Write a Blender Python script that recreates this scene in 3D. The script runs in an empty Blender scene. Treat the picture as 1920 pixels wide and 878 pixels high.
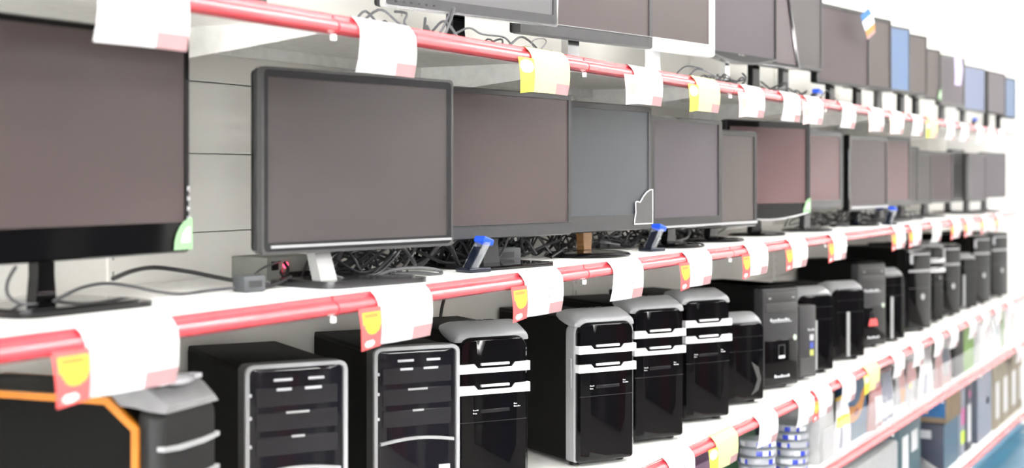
import bpy, bmesh, math, random
from mathutils import Matrix, Vector
random.seed(7)
SC = bpy.context.scene
COL = SC.collection
PI = math.pi
# ------------------------------------------------------------------ camera model and shelf layout (metres)
# X runs along the shelving away from the camera, Y into the shelf (rail line is Y=0), Z up
F, TH, D, CZ, HY = 2667.0, math.radians(28.37), 1.436, 1.60, 334.0
TOP, MID, LOW, FOURTH, FIFTH = 1.880, 1.396, 0.858, 0.561, 0.114
BACK = 0.50
END = 9.62


def rayX(px, Y):
    return (D + Y) / math.tan(TH - math.atan((px - 960) / F))


def dep(px, Y):
    return rayX(px, Y) * math.cos(TH) + (Y + D) * math.sin(TH)


def hz(px, py, Y):
    return CZ + (HY - py) * dep(px, Y) / F


def at(px, py, Y):
    return Vector((rayX(px, Y), Y, hz(px, py, Y)))


# ------------------------------------------------------------------ materials
MATS = {}


def mat(name, col, rough=0.5, metal=0.0, spec=0.5, emit=None, es=0.0, alpha=None, trans=0.0, var=0.06, scale=40.0, coat=0.0, bump=0.0):
    if name in MATS:
        return MATS[name]
    m = bpy.data.materials.new(name)
    m.use_nodes = True
    nt = m.node_tree
    b = nt.nodes['Principled BSDF']
    b.inputs['Roughness'].default_value = rough
    b.inputs['Metallic'].default_value = metal
    b.inputs['Specular IOR Level'].default_value = spec
    b.inputs['Coat Weight'].default_value = coat
    b.inputs['Transmission Weight'].default_value = trans
    c = list(col) + [1.0]
    tc = nt.nodes.new('ShaderNodeTexCoord')
    nz = nt.nodes.new('ShaderNodeTexNoise')
    nz.inputs['Scale'].default_value = scale
    nz.inputs['Detail'].default_value = 3
    nt.links.new(tc.outputs['Object'], nz.inputs['Vector'])
    rp = nt.nodes.new('ShaderNodeValToRGB')
    rp.color_ramp.elements[0].position = 0.3
    rp.color_ramp.elements[1].position = 0.7
    rp.color_ramp.elements[0].color = [max(0, x * (1 - var)) for x in col] + [1]
    rp.color_ramp.elements[1].color = [min(1, x * (1 + var)) for x in col] + [1]
    nt.links.new(nz.outputs['Fac'], rp.inputs['Fac'])
    nt.links.new(rp.outputs['Color'], b.inputs['Base Color'])
    if bump:
        bp = nt.nodes.new('ShaderNodeBump')
        bp.inputs['Strength'].default_value = bump
        bp.inputs['Distance'].default_value = 0.002
        nt.links.new(nz.outputs['Fac'], bp.inputs['Height'])
        nt.links.new(bp.outputs['Normal'], b.inputs['Normal'])
    if emit:
        b.inputs['Emission Color'].default_value = list(emit) + [1]
        b.inputs['Emission Strength'].default_value = es
    if alpha is not None:
        b.inputs['Alpha'].default_value = alpha
    MATS[name] = m
    return m


WHITEM = mat('shelf_white', (.86, .86, .83), .45)
PANEL = mat('back_panel_white', (.80, .79, .74), .5, var=.03, scale=3)
SEAM = mat('panel_seam', (.42, .42, .38), .7)
RED = mat('red_rail', (.60, .05, .066), .26, spec=.6, coat=.5)
WALLM = mat('wall_white', (.86, .86, .84), .8, var=.02, scale=2)
CEILM = mat('ceiling_white', (.85, .85, .85), .9)
FLOORT = mat('floor_tile', (.20, .185, .17), .6, var=.08, scale=2)
FLOORM = mat('floor_blue', (0.0455, 0.1755, 0.273), .25, var=.1, scale=3)
KICKM = mat('kick_blue', (0.16, 0.352, 0.48), .4, var=.06, scale=6)
OPPM = mat('opposite_wall', (0.04125, 0.0319, 0.033), .6, var=.2, scale=1.3)
SCR_M = mat('screen_mauve', (0.06, 0.046, 0.045), .36, spec=.3, var=.03, scale=300)
SCR_G = mat('screen_grey', (0.054, 0.048, 0.048), .36, spec=.3, var=.03, scale=300)
SCR_C = mat('screen_cool_grey', (0.051, 0.0555, 0.063), .36, spec=.3, var=.03, scale=300)
SCR_L = mat('screen_light', (0.1043, 0.1043, 0.1065), .36, spec=.3, var=.03, scale=300)
SCR_D = mat('screen_dusk', (0.042, 0.024, 0.029), .36, spec=.3, var=.03, scale=300)
SCR_V = mat('screen_violet', (0.054, 0.043, 0.053), .36, spec=.3, var=.03, scale=300)
SCR_P = mat('screen_pink', (0.105, 0.06, 0.063), .36, spec=.3, var=.03, scale=300)
SCR_B = mat('screen_blue', (0.07537, 0.1275, 0.2318), .36, spec=.3, var=.03, scale=300)
SCR_BV = mat('screen_blue_violet', (0.09852, 0.1232, 0.2069), .36, spec=.3, var=.03, scale=300)
SCRS = dict(m=SCR_M, g=SCR_G, l=SCR_L, d=SCR_D, v=SCR_V, p=SCR_P, b=SCR_B, bv=SCR_BV, c=SCR_C)
GLOSS = mat('gloss_black', (.002, .002, .0025), .05, spec=.32, var=.1)
BLACK = mat('matte_black', (.006, .006, .006), .5, spec=.25, var=.15)
BODY = mat('case_steel_black', (.004, .004, .0038), .55, spec=.08, var=.12, bump=.05, scale=400)
CHAR = mat('charcoal_plastic', (.03, .03, .032), .42, var=.08)
GUN = mat('gunmetal', (.06, .06, .063), .16, metal=.6, var=.06)
DGREY = mat('dark_grey_plastic', (.05, .05, .05), .4)
SILVER = mat('silver_plastic', (0.2946, 0.2987, 0.3028), .3, metal=.1, var=.03)
SILVD = mat('satin_silver', (.27, .27, .265), .35)
CAPGREY = mat('cap_grey', (.22, .22, .225), .25, metal=.3)
CHROME = mat('chrome', (.75, .76, .78), .12, metal=1.0, var=.02)
SMOKE = mat('smoked_glass', (.005, .005, .007), .05, spec=.45, var=.1)
BAYD = mat('drive_bay_grey', (0.0099, 0.0099, 0.0121), .25, var=.1)
WPLAST = mat('white_plastic', (0.68, 0.68, 0.688), .3)
PAPER = mat('white_paper', (0.5707, 0.5642, 0.5707), .75, var=.02)
CREAM = mat('cream_paper', (0.63, 0.567, 0.27), .75, var=.02)
PINKP = mat('pink_print', (0.3584, 0.2108, 0.2192), .75)
INK = mat('grey_ink', (0.252, 0.252, 0.2664), .75)
TAGRED = mat('tag_red', (0.675, 0.09, 0.09), .6)
TAGYEL = mat('tag_yellow', (0.54, 0.372, 0.036), .6)
TAGPINK = mat('tag_pale_pink', (.86, .62, .60), .6)
BRYEL = mat('bright_yellow', (.62, .59, .05), .6)
CIRC = mat('grey_circle', (.50, .50, .42), .6)
CABLE = mat('cable_black', (.010, .010, .012), .4)
CABLEG = mat('cable_grey', (.06, .06, .065), .4)
ORANGE = mat('orange_trim', (0.4125, 0.1375, 0.00825), .35)
GREENS = mat('green_sticker', (0.189, 0.333, 0.18), .5)
PALEG = mat('pale_green', (0.45, 0.528, 0.432), .5)
BLUEL = mat('blue_led', (0.0105, 0.042, 0.245), .3, emit=(.02, .12, 1.0), es=.18)
CYANL = mat('cyan_window', (0.15, 0.3, 0.45), .3, emit=(.2, .55, 1.0), es=.08)
REDL = mat('red_led', (.8, .03, .06), .3, emit=(1, .03, .08), es=2.5)
ACRYL = mat('clear_acrylic', (0.4, 0.415, 0.43), .08, alpha=.32, spec=.6)
PANE = mat('window_pane', (.9, .95, .95), .02, alpha=.08)
GUARD = mat('clear_guard', (.85, .87, .90), .12, alpha=.13, spec=.6)
BAGM = mat('clear_bag', (0.516, 0.516, 0.528), .2, alpha=.5, spec=.6, bump=.5, scale=30)
NAVYM = mat('navy_plastic', (.006, .009, .02), .25)
STKW = mat('sticker_white', (0.595, 0.609, 0.63), .4)
STKB = mat('sticker_blue', (0.048, 0.072, 0.3), .4)
STKG = mat('sticker_olive', (.35, .37, .1), .4)
STKGR = mat('sticker_grey', (.4, .4, .42), .4)
BROWNG = mat('amber_acrylic', (0.22, 0.108, 0.036), .12, metal=.35, spec=.7, alpha=.85)
BOXG = mat('power_box_grey', (0.1847, 0.1898, 0.1693), .55)
BRICK = mat('adapter_grey', (.06, .065, .07), .5)
CARTON = mat('carton_brown', (0.217, 0.1562, 0.09548), .8, var=.08, scale=20)
CARTONT = mat('carton_tan', (0.261, 0.225, 0.171), .8, var=.06, scale=20)
PRBLUE = mat('print_blue', (0.0168, 0.112, 0.28), .6)
PRORG = mat('print_tan', (.55, .42, .25), .6)
TEAL = mat('box_teal', (0.0252, 0.0672, 0.084), .5)
NAVYB = mat('box_navy', (0.01, 0.015, 0.035), .5)
BLUEB = mat('box_blue', (0.0385, 0.08855, 0.1386), .5)
SLATE = mat('box_slate', (0.042, 0.0525, 0.077), .5)
LAV = mat('box_lavender', (0.195, 0.2106, 0.2652), .5)
PURPLE = mat('box_purple', (.14, .025, .14), .4)
PRYEL = mat('print_yellow', (.80, .52, .03), .5)
PRORANGE = mat('print_orange', (0.45, 0.1856, 0.03375), .5)
PRMAROON = mat('print_maroon', (0.2352, 0.0728, 0.0784), .5)
PRROSE = mat('print_rose', (0.3023, 0.1674, 0.1674), .5)
PRDBLUE = mat('print_dark_blue', (.03, .09, .18), .5)
LIME = mat('print_lime', (.55, .75, .03), .5)
MAGENTA = mat('print_magenta', (.5, .08, .25), .5)
GREENB = mat('box_green', (0.105, 0.231, 0.021), .5)
LGREY = mat('light_grey_plastic', (0.3689, 0.3749, 0.3749), .45)
DISCB = mat('spindle_blue', (0.024, 0.048, 0.44), .3)
DISCS = mat('spindle_side_grey', (0.336, 0.35, 0.378), .25)
DISCT = mat('spindle_lid', (0.3, 0.324, 0.342), .12, spec=.7)
DISCD = mat('spindle_dark_rim', (.12, .14, .16), .3)
LILAC = mat('lilac_card', (0.434, 0.385, 0.56), .5)
LAMPM = mat('lamp_diffuser', (1, 1, 1), .6, emit=(1.0, .985, .96), es=12.0)
# ------------------------------------------------------------------ mesh builder


class MB:
    def __init__(s):
        s.v, s.f, s.m, s.M = [], [], [], Matrix.Identity(4)

    def _add(s, vs, fs, m):
        n = len(s.v)
        s.v += [tuple(s.M @ Vector(p)) for p in vs]
        for f in fs:
            s.f.append([n + i for i in f])
            s.m.append(m)
        return s

    def box(s, x0, x1, y0, y1, z0, z1, m=0, r=0.0, seg=2):
        if r <= 0:
            vs = [(x, y, z) for z in (z0, z1) for y in (y0, y1) for x in (x0, x1)]
            return s._add(vs, [(0, 2, 3, 1), (4, 5, 7, 6), (0, 1, 5, 4), (2, 6, 7, 3), (0, 4, 6, 2), (1, 3, 7, 5)], m)
        bm = bmesh.new()
        bmesh.ops.create_cube(bm, size=1)
        bmesh.ops.scale(bm, vec=(x1 - x0, y1 - y0, z1 - z0), verts=bm.verts)
        bmesh.ops.translate(bm, vec=((x0 + x1) / 2, (y0 + y1) / 2, (z0 + z1) / 2), verts=bm.verts)
        bmesh.ops.bevel(bm, geom=bm.edges[:], offset=r, segments=seg, affect='EDGES', profile=.5)
        bm.verts.index_update()
        s._add([v.co[:] for v in bm.verts], [[v.index for v in f.verts] for f in bm.faces], m)
        bm.free()
        return s

    def loft(s, secs, m=0, cap=True, closed=True):
        n = len(secs[0])
        vs = [p for sec in secs for p in sec]
        fs = []
        for k in range(len(secs) - 1):
            for i in range(n if closed else n - 1):
                j = (i + 1) % n
                fs.append((k * n + i, k * n + j, (k + 1) * n + j, (k + 1) * n + i))
        if cap:
            fs.append(tuple(range(n))[::-1])
            fs.append(tuple((len(secs) - 1) * n + i for i in range(n)))
        return s._add(vs, fs, m)

    def prism(s, poly, a0, a1, axis='y', m=0):
        def P(p, a):
            return {'y': (p[0], a, p[1]), 'x': (a, p[0], p[1]), 'z': (p[0], p[1], a)}[axis]
        return s.loft([[P(p, a0) for p in poly], [P(p, a1) for p in poly]], m)

    def ring(s, outer, inner, y0, y1, m=0):
        """frame between two outlines (x,z) of equal count, front y0, back y1"""
        n = len(outer)
        vs = [(p[0], y0, p[1]) for p in outer] + [(p[0], y0, p[1]) for p in inner] + [(p[0], y1, p[1]) for p in outer] + [(p[0], y1, p[1]) for p in inner]
        fs = []
        for i in range(n):
            j = (i + 1) % n
            fs += [(i, j, n + j, n + i), (2 * n + i, 3 * n + i, 3 * n + j, 2 * n + j), (i, 2 * n + i, 2 * n + j, j), (n + i, n + j, 3 * n + j, 3 * n + i)]
        return s._add(vs, fs, m)

    def tube(s, pts, r, n=7, m=0, closed=False):
        pts = [Vector(p) for p in pts]
        secs, up = [], Vector((0, 0, 1))
        for i, p in enumerate(pts):
            if closed:
                t = pts[(i + 1) % len(pts)] - pts[i - 1]
            else:
                t = pts[min(i + 1, len(pts) - 1)] - pts[max(i - 1, 0)]
            if t.length < 1e-7:
                t = Vector((1, 0, 0))
            t.normalize()
            a = t.cross(up)
            if a.length < .1:
                a = t.cross(Vector((0, 1, 0)))
            a.normalize()
            b = a.cross(t)
            rr_ = r[i] if isinstance(r, (list, tuple)) else r
            secs.append([tuple(p + (a * math.cos(2 * PI * k / n) + b * math.sin(2 * PI * k / n)) * rr_) for k in range(n)])
        if closed:
            secs.append(secs[0])
        return s.loft(secs, m, cap=not closed)

    def lathe(s, prof, c=(0, 0, 0), n=40, m=0, sx=1, sy=1):
        secs = [[(c[0] + r * sx * math.cos(2 * PI * k / n), c[1] + r * sy * math.sin(2 * PI * k / n), c[2] + z) for k in range(n)] for r, z in prof]
        return s.loft(secs, m)

    def ball(s, c, r, n=12, m=0, sx=1, sy=1, sz=1):
        prof = [(max(1e-4, r * math.sin(PI * k / n)), -r * sz * math.cos(PI * k / n)) for k in range(n + 1)]
        return s.lathe(prof, c, n * 2, m, sx, sy)

    def build(s, name, mats, parent=None, loc=None, rot=None, angle=38):
        me = bpy.data.meshes.new(name)
        me.from_pydata(s.v, [], s.f)
        if not isinstance(mats, (list, tuple)):
            mats = [mats]
        for q in mats:
            me.materials.append(q)
        bm = bmesh.new()
        bm.from_mesh(me)
        bmesh.ops.recalc_face_normals(bm, faces=bm.faces)
        bm.to_mesh(me)
        bm.free()
        for p, mi in zip(me.polygons, s.m):
            p.material_index = mi
            p.use_smooth = True
        me.set_sharp_from_angle(angle=math.radians(angle))
        o = bpy.data.objects.new(name, me)
        COL.objects.link(o)
        if parent:
            o.parent = parent
        if loc is not None:
            o.location = loc
        if rot is not None:
            o.rotation_euler = rot
        return o


def rr(w, h, r=.01, z0=0.0, rb=None, n=5, cx=0.0):
    """rounded rectangle outline in (x,z), z from z0 to z0+h"""
    rb = r if rb is None else rb
    out = []
    for (sx, sz, q, a0) in ((1, 1, r, 0), (-1, 1, r, 90), (-1, -1, rb, 180), (1, -1, rb, 270)):
        x = cx + sx * (w / 2 - q)
        z = z0 + (h - q if sz > 0 else q)
        for k in range(n + 1):
            a = math.radians(a0 + 90 * k / n)
            out.append((x + q * math.cos(a), z + q * math.sin(a)))
    return out


def sec(poly, y):
    return [(p[0], y, p[1]) for p in poly]


def tag(o, label, cat, group=None, kind=None):
    if label:
        o['label'] = label
    if cat:
        o['category'] = cat
    if group:
        o['group'] = group
    if kind:
        o['kind'] = kind
    return o


def thing(name, loc, label, cat, rz=0.0, group=None):
    o = bpy.data.objects.new(name, None)
    COL.objects.link(o)
    o.empty_display_size = .05
    o.location = loc
    o.rotation_euler = (0, 0, rz)
    return tag(o, label, cat, group)


def copy_tree(o, parent=None):
    c = o.copy()
    COL.objects.link(c)
    c.parent = parent
    for ch in list(o.children):
        copy_tree(ch, c)
    return c


def struct(name, mb, m, parent=None):
    o = mb.build(name, m, parent)
    if parent is None:
        o['kind'] = 'structure'
    return o


def smooth(pts, sub=8):
    pts = [Vector(p) for p in pts]
    out = []
    for i in range(len(pts) - 1):
        p0, p1, p2, p3 = pts[max(i - 1, 0)], pts[i], pts[i + 1], pts[min(i + 2, len(pts) - 1)]
        for k in range(sub):
            t = k / sub
            out.append(.5 * ((2 * p1) + (p2 - p0) * t + (2 * p0 - 5 * p1 + 4 * p2 - p3) * t * t + (3 * p1 - p0 - 3 * p2 + p3) * t ** 3))
    out.append(pts[-1])
    return out


ORD = ['first', 'second', 'third', 'fourth', 'fifth', 'sixth', 'seventh', 'eighth', 'ninth', 'tenth', 'eleventh', 'twelfth', 'thirteenth', 'fourteenth', 'fifteenth',
       'sixteenth', 'seventeenth', 'eighteenth', 'nineteenth', 'twentieth']
# ------------------------------------------------------------------ room
X0, X1, YO, ZC = -4.5, 9.72, -7.5, 3.3
struct('floor', MB().box(X0, X1, YO, -.55, -.1, 0).box(X0, X1, -.55, BACK + .1, -.1, 0, 1), [FLOORT, FLOORM])
struct('ceiling', MB().box(X0, X1, YO, BACK + .1, ZC, ZC + .1), CEILM)
wb = MB()
wb.box(X0, X1, BACK + .03, BACK + .13, 0, ZC)
wo = struct('wall_back', wb, WALLM)
struct('wall_end', MB().box(X1, X1 + .1, YO, BACK + .1, 0, ZC), WALLM)
m = MB()
m.box(X0 - .12, X0, YO, BACK + .1, 0, .25)
m.box(X0 - .12, X0, YO, BACK + .1, 3.05, ZC)
m.box(X0 - .12, X0, BACK - .2, BACK + .1, .25, 3.05)
m.box(X0 - .12, X0, YO, YO + .15, .25, 3.05)
struct('wall_near', m, WALLM)
ya, yb_ = YO + .15, BACK - .2
for i in range(4):
    a, b = ya + (yb_ - ya) * i / 4, ya + (yb_ - ya) * (i + 1) / 4
    m = MB()
    for q in (a, b - .05):
        m.box(X0 - .09, X0 - .03, q, q + .05, .25, 3.05)
    for z_ in (.25, 2.2, 3.0):
        m.box(X0 - .09, X0 - .03, a + .05, b - .05, z_, z_ + .05)
    fr = struct('window_%d' % (i + 1), m, WPLAST)
    MB().box(X0 - .065, X0 - .06, a + .05, b - .05, .3, 3.0).build('pane', PANE, fr)
struct('wall_opposite', MB().box(X0, X1, YO - .1, YO, 0, ZC), OPPM)
k = 0
for x, w, c in ((-1.6, .5, (0.132, 0.120, 0.120)), (-.4, .7, (0.096, 0.012, 0.018)), (.9, .35, (0.180, 0.168, 0.162)), (2.0, .8, (0.030, 0.030, 0.054)), (3.3, .4, (0.150, 0.120, 0.144)), (4.5, .6, (0.108, 0.018, 0.024)),
                (5.8, .3, (0.210, 0.198, 0.180)), (7.0, .8, (0.036, 0.024, 0.042)), (8.4, .4, (0.168, 0.156, 0.150))):
    k += 1
    struct('reflection_strip_%d' % k, MB().box(x, x + w, YO, YO + .03, .0, 2.3), mat('reflection_strip_colour_%d' % k, c, .6))  # strips added on the unseen wall, coloured to reflect in glossy fronts
for i, x in enumerate((-1.0, 1.4, 3.8, 6.2, 8.4)):
    for j, y in enumerate((-1.1, -2.9, -4.9, -6.6)):
        t = thing('ceiling_light', (x, y, ZC), '%s fluorescent ceiling light in the %s row from the shelving' % (ORD[i], ORD[j]), 'ceiling light', group='fluorescent ceiling lights')
        MB().ring(rr(1.3, .3, .01), rr(1.24, .24, .01, z0=.03), -.05, 0).build('frame', WPLAST, t, loc=(0, .15, 0), rot=(0, 0, 0)).rotation_euler = (PI / 2, 0, 0)
        t.children[0].location = (0, -.15, -.05)
        MB().box(-.62, .62, -.12, .12, -.035, -.02).build('diffuser', LAMPM, t)
# ------------------------------------------------------------------ shelving run
SX0 = -.4
SEGS = [-.4, 1, 2, 3, 4, 5, 6, 7, 8, 9]
RPROF = [(0, .0015), (-.004, .002), (-.006, .000), (-.0065, -.006), (-.013, -.009), (-.019, -.014), (-.021, -.020), (-.019, -.027), (-.013, -.031), (-.004, -.033), (0, -.033)]


def shelf(name, z, label, xend, brackets=True):
    t = thing(name, (0, 0, z), label, 'shelf')
    segs = SEGS[:-1] + [xend]
    for a, b in zip(segs[:-1], segs[1:]):
        m = MB()
        m.box(a + .001, b - .001, 0.0005, BACK - .004, -.006, 0)
        m.box(a + .001, b - .001, .0005, .014, -.032, -.006)
        m.box(a + .001, b - .001, .44, .455, -.03, -.006)
        m.build('shelf_board', WHITEM, t)
        r = MB()
        r.loft([[(x, p[0], p[1]) for p in RPROF] for x in (a + .0025, b - .0025)])
        r.build('price_rail', RED, t)
        if not brackets:
            continue
        g = MB()
        g.prism([(.018, -.006), (BACK - .006, -.006), (BACK - .006, -.075), (BACK - .06, -.075), (.018, -.03)], a - .0015, a + .0015, 'x')
        g.box(a - .003, a + .003, -.012, -.004, -.044, -.0335)
        g.build('bracket', WHITEM, t)
    return t


shelf('shelf', TOP, 'topmost white shelf with a red price rail, carrying the upper row of monitors', END - .20)
shelf('shelf', MID, 'white shelf with red price rail carrying the middle row of monitors', END - .45)
shelf('shelf', LOW, 'white shelf with red price rail carrying the black computer towers', END)
shelf('shelf', FOURTH, 'white shelf below the computer towers, with disc spindles and packets on it', END)
shelf('shelf', FIFTH, 'lowest white shelf, carrying cartons and boxed goods above the blue plinth', END, False)
MB().box(SX0, END, .035, .06, .0, FIFTH - .0065).build('plinth_panel', KICKM)
tag(bpy.data.objects['plinth_panel'], 'light blue plinth panel below the lowest shelf', 'plinth')
# back panels of the shelving: horizontal boards with seams, and slotted posts
bp = thing('shelving_back', (0, BACK, 0), 'pale grey slatted back panel of the shelving with slotted posts', 'back panel')
edges = [.02, .30, .60, .88, 1.17, 1.336, 1.489, 1.65, 1.797, 1.95, 2.10, 2.25, 2.40, 2.55]
for a, b in zip(edges[:-1], edges[1:]):
    MB().box(SX0, END, .004, .02, a + .0012, b - .0012, r=.001, seg=1).build('back_board', PANEL, bp)
for x in range(1, 10):
    m = MB()
    m.box(x - .012, x + .012, -.002, .0035, .02, 2.55)
    for q in range(70):
        zz = .08 + q * .035
        m.box(x - .003, x + .003, -.0028, -.001, zz, zz + .014, 1)
    m.build('slotted_post', [PANEL, SEAM], bp)
# ------------------------------------------------------------------ price cards


def drape(u):
    """path (y,z) over the rail at arc position u in 0..1"""
    pts = [(.004, .0035), (-.006, .0038), (-.0165, -.006), (-.0235, -.017), (-.0255, -.030), (-.026, -.050), (-.0245, -.072), (-.020, -.094)]
    f = u * (len(pts) - 1)
    i = min(int(f), len(pts) - 2)
    t = f - i
    return (pts[i][0] * (1 - t) + pts[i + 1][0] * t, pts[i][1] * (1 - t) + pts[i + 1][1] * t)


def make_card(kind, w=.182, length=1.0, fl=.060):
    nx, nz = 26, 26
    m = MB()
    vs = []
    for j in range(nz + 1):
        for i in range(nx + 1):
            u, v = i / nx, j / nz
            y, z = drape(v * length)
            bow = -.006 * math.sin(PI * u) * max(0, v - .45) * 1.6 + .010 * (1 - u) * max(0, v - .5)
            vs.append((-w / 2 + w * u, y + bow, z))
    fs, mi = [], []
    for j in range(nz):
        for i in range(nx):
            a = j * (nx + 1) + i
            u, v = i / nx, j / nz
            k = 0
            if v > .84 and u > .58:
                k = 1
            elif .56 < v < .63 and .50 < u < .68 and (i + j) % 2:
                k = 2
            elif .70 < v < .76 and .56 < u < .64 and i % 2:
                k = 2
            fs.append((a, a + 1, a + nx + 2, a + nx + 1))
            mi.append(k)
    vs2 = [(x, y + .0007, z) for x, y, z in vs]
    n = len(vs)
    allf = list(fs) + [tuple(q + n for q in f)[::-1] for f in fs]
    edge = []
    for i in range(nx):
        edge += [(i, i + 1, n + i + 1, n + i), (nz * (nx + 1) + i, n + nz * (nx + 1) + i, n + nz * (nx + 1) + i + 1, nz * (nx + 1) + i + 1)]
    for j in range(nz):
        a, b = j * (nx + 1), (j + 1) * (nx + 1)
        edge += [(a, n + a, n + b, b), (a + nx, b + nx, n + b + nx, n + a + nx)]
    m._add(vs + vs2, allf + edge, 0)
    for q, k in enumerate(mi):
        m.m[q] = k
    o = m.build('price_card', [CREAM if kind == 'cream' else PAPER, PINKP, INK])
    if fl:
        g = MB()
        ax, az = 24, 44
        vs, fs, mm = [], [], []
        for j in range(az + 1):
            for i in range(ax + 1):
                u, v = i / ax, j / az
                z = -.024 - .070 * v - .006 * (1 - u) * v
                y = -.0265 - .0025 * math.sin(PI * v) + .004 * (1 - u)
                xx = -w / 2 - fl + (fl + .004) * u
                vs.append((xx + .010 * v * (1 - u), y, z))
        for j in range(az):
            for i in range(ax):
                a = j * (ax + 1) + i
                u, v = (i + .5) / ax, (j + .5) / az
                k = 0
                if kind == 'cream':
                    if ((u - .5) / .45) ** 2 + ((v - .24) / .2) ** 2 < 1:
                        k = 1
                else:
                    if .12 < v < .40 and abs(u - .54) < .40:
                        k = 3 if .17 < v < .24 and abs(u - .52) < .30 else 1
                    elif .40 <= v < .66 and ((u - .58) / .38) ** 2 + ((v - .40) / .26) ** 2 < 1:
                        k = 1
                    if ((u - .42) / .24) ** 2 + ((v - .87) / .085) ** 2 < 1:
                        k = 2
                fs.append((a, a + 1, a + ax + 2, a + ax + 1))
                mm.append(k)
        n = len(vs)
        g._add(vs + [(x, y + .0006, z) for x, y, z in vs], fs + [tuple(q + n for q in f)[::-1] for f in fs], 0)
        for q, k in enumerate(mm):
            g.m[q] = k
        ms = {'cream': [BRYEL, CIRC], 'red': [TAGRED, TAGYEL, TAGPINK, PRORANGE], 'pale': [TAGPINK, CREAM, PAPER, TAGPINK]}[kind]  # pale flap has overexposure put into its colours
        f = g.build('flap', ms, o)
        f['label'] = {'cream': 'bright yellow end flap with a grey circle', 'red': 'red end flap with a yellow flame shape', 'pale': 'end flap painted overexposed to pale pink'}[kind]
    return o


CARD = {}


def card(kind, px0, px1, row, z, label, length=1.0):
    key = (kind, length)
    x0, x1 = rayX(px0, -.03), rayX(px1, -.03)
    if key not in CARD:
        CARD[key] = make_card(kind if kind != 'plain' else 'red', length=length, fl=0 if kind == 'plain' else .060)
        o = CARD[key]
    else:
        o = copy_tree(CARD[key])
    o.location = (x1 - .091, 0, z)
    return tag(o, label, 'price card', group='price cards on the %s rail' % row)


DESC = {'plain': 'plain white', 'red': 'red-flapped white', 'pale': 'overexposed-flap white', 'cream': 'yellow'}
top_tags = [('plain', 190, 360), ('plain', 680, 785), ('cream', 980, 1072), ('pale', 1183, 1246), ('cream', 1293, 1353), ('pale', 1388, 1437), ('plain', 1470, 1504), ('pale', 1508, 1546),
            ('plain', 1580, 1607), ('pale', 1630, 1660), ('pale', 1667, 1697), ('plain', 1710, 1732), ('cream', 1735, 1760), ('plain', 1773, 1792), ('plain', 1801, 1818), ('plain', 1829, 1846),
            ('pale', 1853, 1868), ('plain', 1873, 1886)]
mid_tags = [('red', 108, 340), ('red', 680, 815), ('red', 965, 1060), ('plain', 1138, 1210), ('red', 1278, 1338), ('red', 1395, 1443), ('red', 1475, 1517), ('red', 1550, 1590), ('red', 1672, 1700),
            ('red', 1705, 1730), ('plain', 1747, 1767), ('red', 1780, 1803), ('red', 1806, 1827), ('red', 1838, 1856), ('red', 1868, 1882)]
low_tags = [('plain', 1240, 1306), ('cream', 1327, 1387), ('plain', 1420, 1462), ('plain', 1488, 1530), ('red', 1530, 1563), ('plain', 1573, 1607), ('cream', 1618, 1652), ('plain', 1673, 1699),
            ('plain', 1712, 1734), ('plain', 1746, 1771), ('plain', 1776, 1799), ('plain', 1815, 1833), ('plain', 1842, 1857), ('plain', 1866, 1880), ('plain', 1890, 1903)]
for row, z, lst in (('topmost', TOP, top_tags), ('middle', MID, mid_tags), ('tower-shelf', LOW, low_tags)):
    for i, (kd, a, b) in enumerate(lst):
        card(kd, a, b, row, z, '%s price card on the %s red rail, %s from the near end' % (DESC[kd], row, ORD[i]))
card('plain', 1908, 1918, 'fourth', FOURTH, 'plain white price card on the red rail of the packet shelf, at its far end')
# ------------------------------------------------------------------ monitors


def squiggle(m, x0, x1, y, z, h, mi=0, n=7):
    """row of small strokes standing for writing too small to read"""
    st = (x1 - x0) / n
    for i in range(n):
        hh = h * (1.0 if i == 0 else .6 + .3 * ((i * 7) % 3 == 0))
        m.box(x0 + st * i, x0 + st * (i + .62), y - .0006, y, z, z + hh, mi)


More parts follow.
